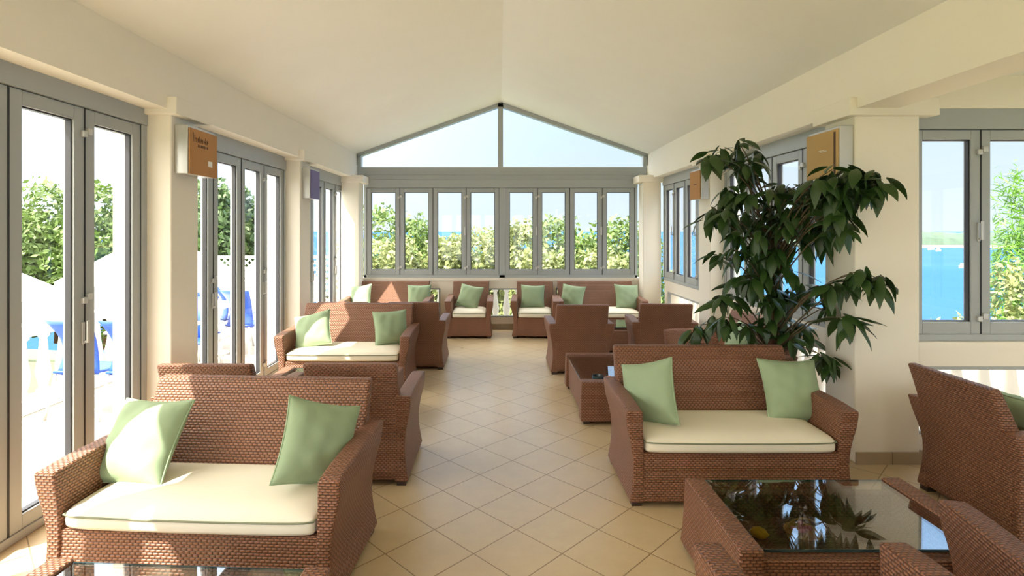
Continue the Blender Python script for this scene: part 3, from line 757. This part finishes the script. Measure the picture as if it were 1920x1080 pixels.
# white lattice fence
lf = empty('lattice_fence', (-6.95, 13.2, -0.25)); tag(lf, 'white lattice fence at the far end of the terrace', 'fence')
MB().box(0, 3.6, -0.03, 0.03, 1.28, 1.34).box(0, 3.6, -0.03, 0.03, 0.0, 0.06).box(0, 0.06, -0.03, 0.03, 0, 1.34).box(3.54, 3.6, -0.03, 0.03, 0, 1.34).box(1.77, 1.83, -0.03, 0.03, 0, 1.34).build('frame', M['white'], lf)
la = MB()
for k in range(-12, 34):
    for s in (1, -1):
        x0 = k*0.15; a = Vector((x0, 0.01*s, 0)); b_ = Vector((x0+1.3*1, 0.01*s, 1.3)) if s > 0 else Vector((x0+1.3, 0.01*s, 0))
        if s > 0: p_, q_ = Vector((x0, 0.01, 0)), Vector((x0+1.3, 0.01, 1.3))
        else: p_, q_ = Vector((x0, -0.01, 1.3)), Vector((x0+1.3, -0.01, 0))
        t0 = max(0, (0-p_.x)/1.3); t1 = min(1, (3.6-p_.x)/1.3)
        if t1-t0 > 0.03: la.bar(p_.lerp(q_, t0), p_.lerp(q_, t1), 0.03, 0.012)
la.build('lattice', M['white'], lf, fix=True)
# trees and bushes
def tree(name, x, y, zg, blobs, n, ls, mat, label, cat='tree', group='trees outside the windows', trunk=True, seed=0, needle=False):
    r = np.random.default_rng(seed+100)
    root = empty(name, (x, y, zg)); tag(root, label, cat, group)
    B = np.array(blobs, float); w = (B[:, 3]*B[:, 4]); w /= w.sum()
    bi = r.choice(len(B), n, p=w); b_ = B[bi]
    d = r.normal(size=(n, 3)); d /= np.linalg.norm(d, axis=1)[:, None]
    # lumpy radius
    lump = 1 + 0.16*np.sin(d[:, 0]*7+bi) * np.sin(d[:, 1]*6+2*bi) + 0.12*np.sin(d[:, 2]*11+bi)
    rad = (0.72+0.36*r.random(n)**0.7)*lump
    P = b_[:, :3] + d*rad[:, None]*np.stack([b_[:, 3], b_[:, 3], b_[:, 4]], 1)
    nn = d*0.7 + r.normal(size=(n, 3))*0.6; nn /= np.linalg.norm(nn, axis=1)[:, None]
    t = np.cross(nn, r.normal(size=(n, 3))); t /= np.linalg.norm(t, axis=1)[:, None]; s = np.cross(nn, t)
    sz = ls*(0.6+0.8*r.random(n))[:, None]
    asp = 0.12 if needle else 0.5
    V = np.stack([P-t*sz, P+s*sz*asp, P+t*sz, P-s*sz*asp], 1).reshape(-1, 3)
    me = bpy.data.meshes.new('foliage'); F = np.arange(4*n).reshape(-1, 4)
    me.from_pydata(V.tolist(), [], F.tolist()); me.update(); link('foliage', me, mat, root)
    if trunk:
        tb = MB().tube([(0, 0, -0.3), (0.05, 0, B[0, 2]*0.5), (0, 0, B[0, 2])], [0.13, 0.1, 0.05], 8)
        for q in B[1:]: tb.tube([(0, 0, max(0.3, B[0, 2]*0.4)), tuple(q[:3])], [0.06, 0.02], 6)
        tb.build('trunk', M['bark'], root, smooth=True)
    return root
def outtree(pxc, topy, Y, zg, width, n, ls, mat, label, name='tree', cat='tree', seed=0, k=4, group='trees outside the windows', needle=False):
    x = (pxc-934)*Y/1025; top = CAMZ-(topy-432)*Y/1025
    r = random.Random(seed); H = top-zg; hw = width*Y/1025/2
    bl_ = [(0, 0, H*0.62, hw*0.8, H*0.36)]
    for i in range(k):
        a = 2*PI*i/k+r.uniform(0, 1); bl_.append((hw*0.55*math.cos(a), hw*0.5*math.sin(a), H*r.uniform(0.25, 0.62), hw*0.55, H*0.28))
    return tree(name, x, Y, zg, bl_, n, ls, mat, label, cat, group, True, seed, needle)
# behind the end wall
E = [(705, 392, 15.5, 120, 'treeA', 'tall light green tree in the first far pane from the left'),
     (775, 412, 15.0, 90, 'treeA', 'light green tree in the second pane of the end windows'),
     (735, 455, 12.2, 110, 'treeB', 'yellow green bush low in the first two end panes'),
     (838, 452, 12.5, 90, 'treeB', 'yellow green bush low in the third end pane'),
     (900, 432, 12.8, 110, 'treeB', 'rounded pale bush in the fourth end pane, left of the middle'),
     (975, 420, 13.5, 100, 'treeB', 'pale bush in the fifth end pane, right of the middle'),
     (1040, 412, 14.5, 90, 'treeA', 'light green tree in the sixth end pane'),
     (1100, 448, 13.5, 90, 'treeA', 'low green bush in the seventh end pane'),
     (1165, 415, 14.0, 110, 'treeA', 'green tree in the last end pane on the right'),
     (830, 446, 16.5, 150, 'treeA', 'low green bush farther off behind the third end pane'),
     (1120, 440, 17.0, 170, 'treeA', 'low green bush farther off behind the seventh end pane'),
     (950, 440, 17.5, 150, 'treeA', 'low green bush farther off behind the middle post of the end windows'),
     (1130, 475, 12.0, 110, 'treeB', 'low yellow green bush close behind the last two end panes'),
     (1010, 470, 12.0, 110, 'treeB', 'low yellow green bush between the fifth and sixth end panes')]
for i, (a, t, Y, w, m, l) in enumerate(E):
    outtree(a, t-12, Y, -1.7, w*1.35, 8000, 0.07, M[m], l, 'tree' if m == 'treeA' else 'bush', 'tree' if m == 'treeA' else 'bush', seed=i)
# left side
Lf = [(20, 395, 17, 190, 'treeA', 'bright green tree left of the nearest door pane'),
      (110, 330, 18, 160, 'treeA', 'tall light tree beyond the parasols in the nearest door pane'),
      (200, 335, 17, 150, 'treeA', 'pale green tree in the second pane of the nearest door'),
      (285, 320, 19, 150, 'treeC', 'dark green tree hidden behind the first left column'),
      (390, 330, 16, 100, 'treeC', 'dark green tree in the first pane of the middle doors'),
      (440, 345, 18, 90, 'treeC', 'dark green tree in the second pane of the middle doors'),
      (500, 360, 20, 90, 'treeC', 'dark green tree behind the third pane of the middle doors'),
      (-90, 300, 18, 220, 'treeA', 'big green tree outside at the far left edge')]
for i, (a, t, Y, w, m, l) in enumerate(Lf):
    outtree(a, t, Y, -1.7, w*1.1, 9000, 0.10, M[m], l, seed=20+i, k=6)
# right
outtree(1905, 300, 11.0, -4.0, 90, 9000, 0.10, M['pine'], 'bright green pine tree at the right edge of the window', 'pine_tree', 'tree', 40, 6, needle=True)
outtree(1800, 588, 9.0, -3.5, 130, 5000, 0.06, M['treeB'], 'pale bush at the bottom of the right window pane', 'bush', 'bush', 41)
outtree(1905, 478, 10.0, -4.0, 100, 7000, 0.06, M['treeB'], 'yellow green bush under the pine at the right edge', 'bush', 'bush', 42)
outtree(1262, 505, 13.5, -3.5, 60, 4000, 0.06, M['treeA'], 'small green bush behind the far right wall windows', 'bush', 'bush', 43)
# far shore
def shore():
    V = []; F = []; r = random.Random(3); n = 160
    Y = 460.0
    for i in range(n+1):
        x = 250 + i*5.0; yy = Y - max(0, i-60)*0.9
        h = 10*min(1, i/12)+r.uniform(-1, 1.5)*1.0 + 2*math.sin(i*0.13)
        V += [(x, yy-30, -12.1), (x, yy-6, -10.6), (x, yy, -10.5+h*0.55), (x, yy+10, -10.5+h*0.95), (x, yy+40, -10.5+h+1), (x, yy+80, -12.2)]
    for i in range(n):
        for k in range(5): a = i*6+k; F.append((a, a+6, a+7, a+1))
    o = MB().add(V, F).build('wooded_shore', M['shore']); tag(o, 'far wooded shore beyond the blue bay', 'shore')
    o.data.materials.append(M['sand']); o.data.shade_flat()
    for i, p in enumerate(o.data.polygons):
        if i % 5 == 0: p.material_index = 1
shore()
def boat(x, y, s, l):
    o = empty('boat', (x, y, -12)); tag(o, l, 'boat', 'white boats on the bay'); o.rotation_euler = (0, 0, 0.4)
    def hull(u, v, w):
        a = 2*u-1; b_ = (1-abs(a)**3); return (a*2.4*s, (2*v-1)*0.8*s*b_*(0.6+0.4*w), w*0.9*s)
    MB().warp(8, 2, 2, hull).build('hull', M['white'], o)
    MB().box(-0.8*s, 0.7*s, -0.4*s, 0.4*s, 0.9*s, 1.6*s).build('cabin', M['white'], o)
for q in [(170, 200, 1.0, 'small white boat in the middle of the bay'), (305, 385, 1.6, 'white boat near the far beach, left one'), (338, 380, 1.4, 'white boat near the far beach, right one'), (290, 360, 1.2, 'white boat off the far beach, lowest one')]:
    boat(*q)
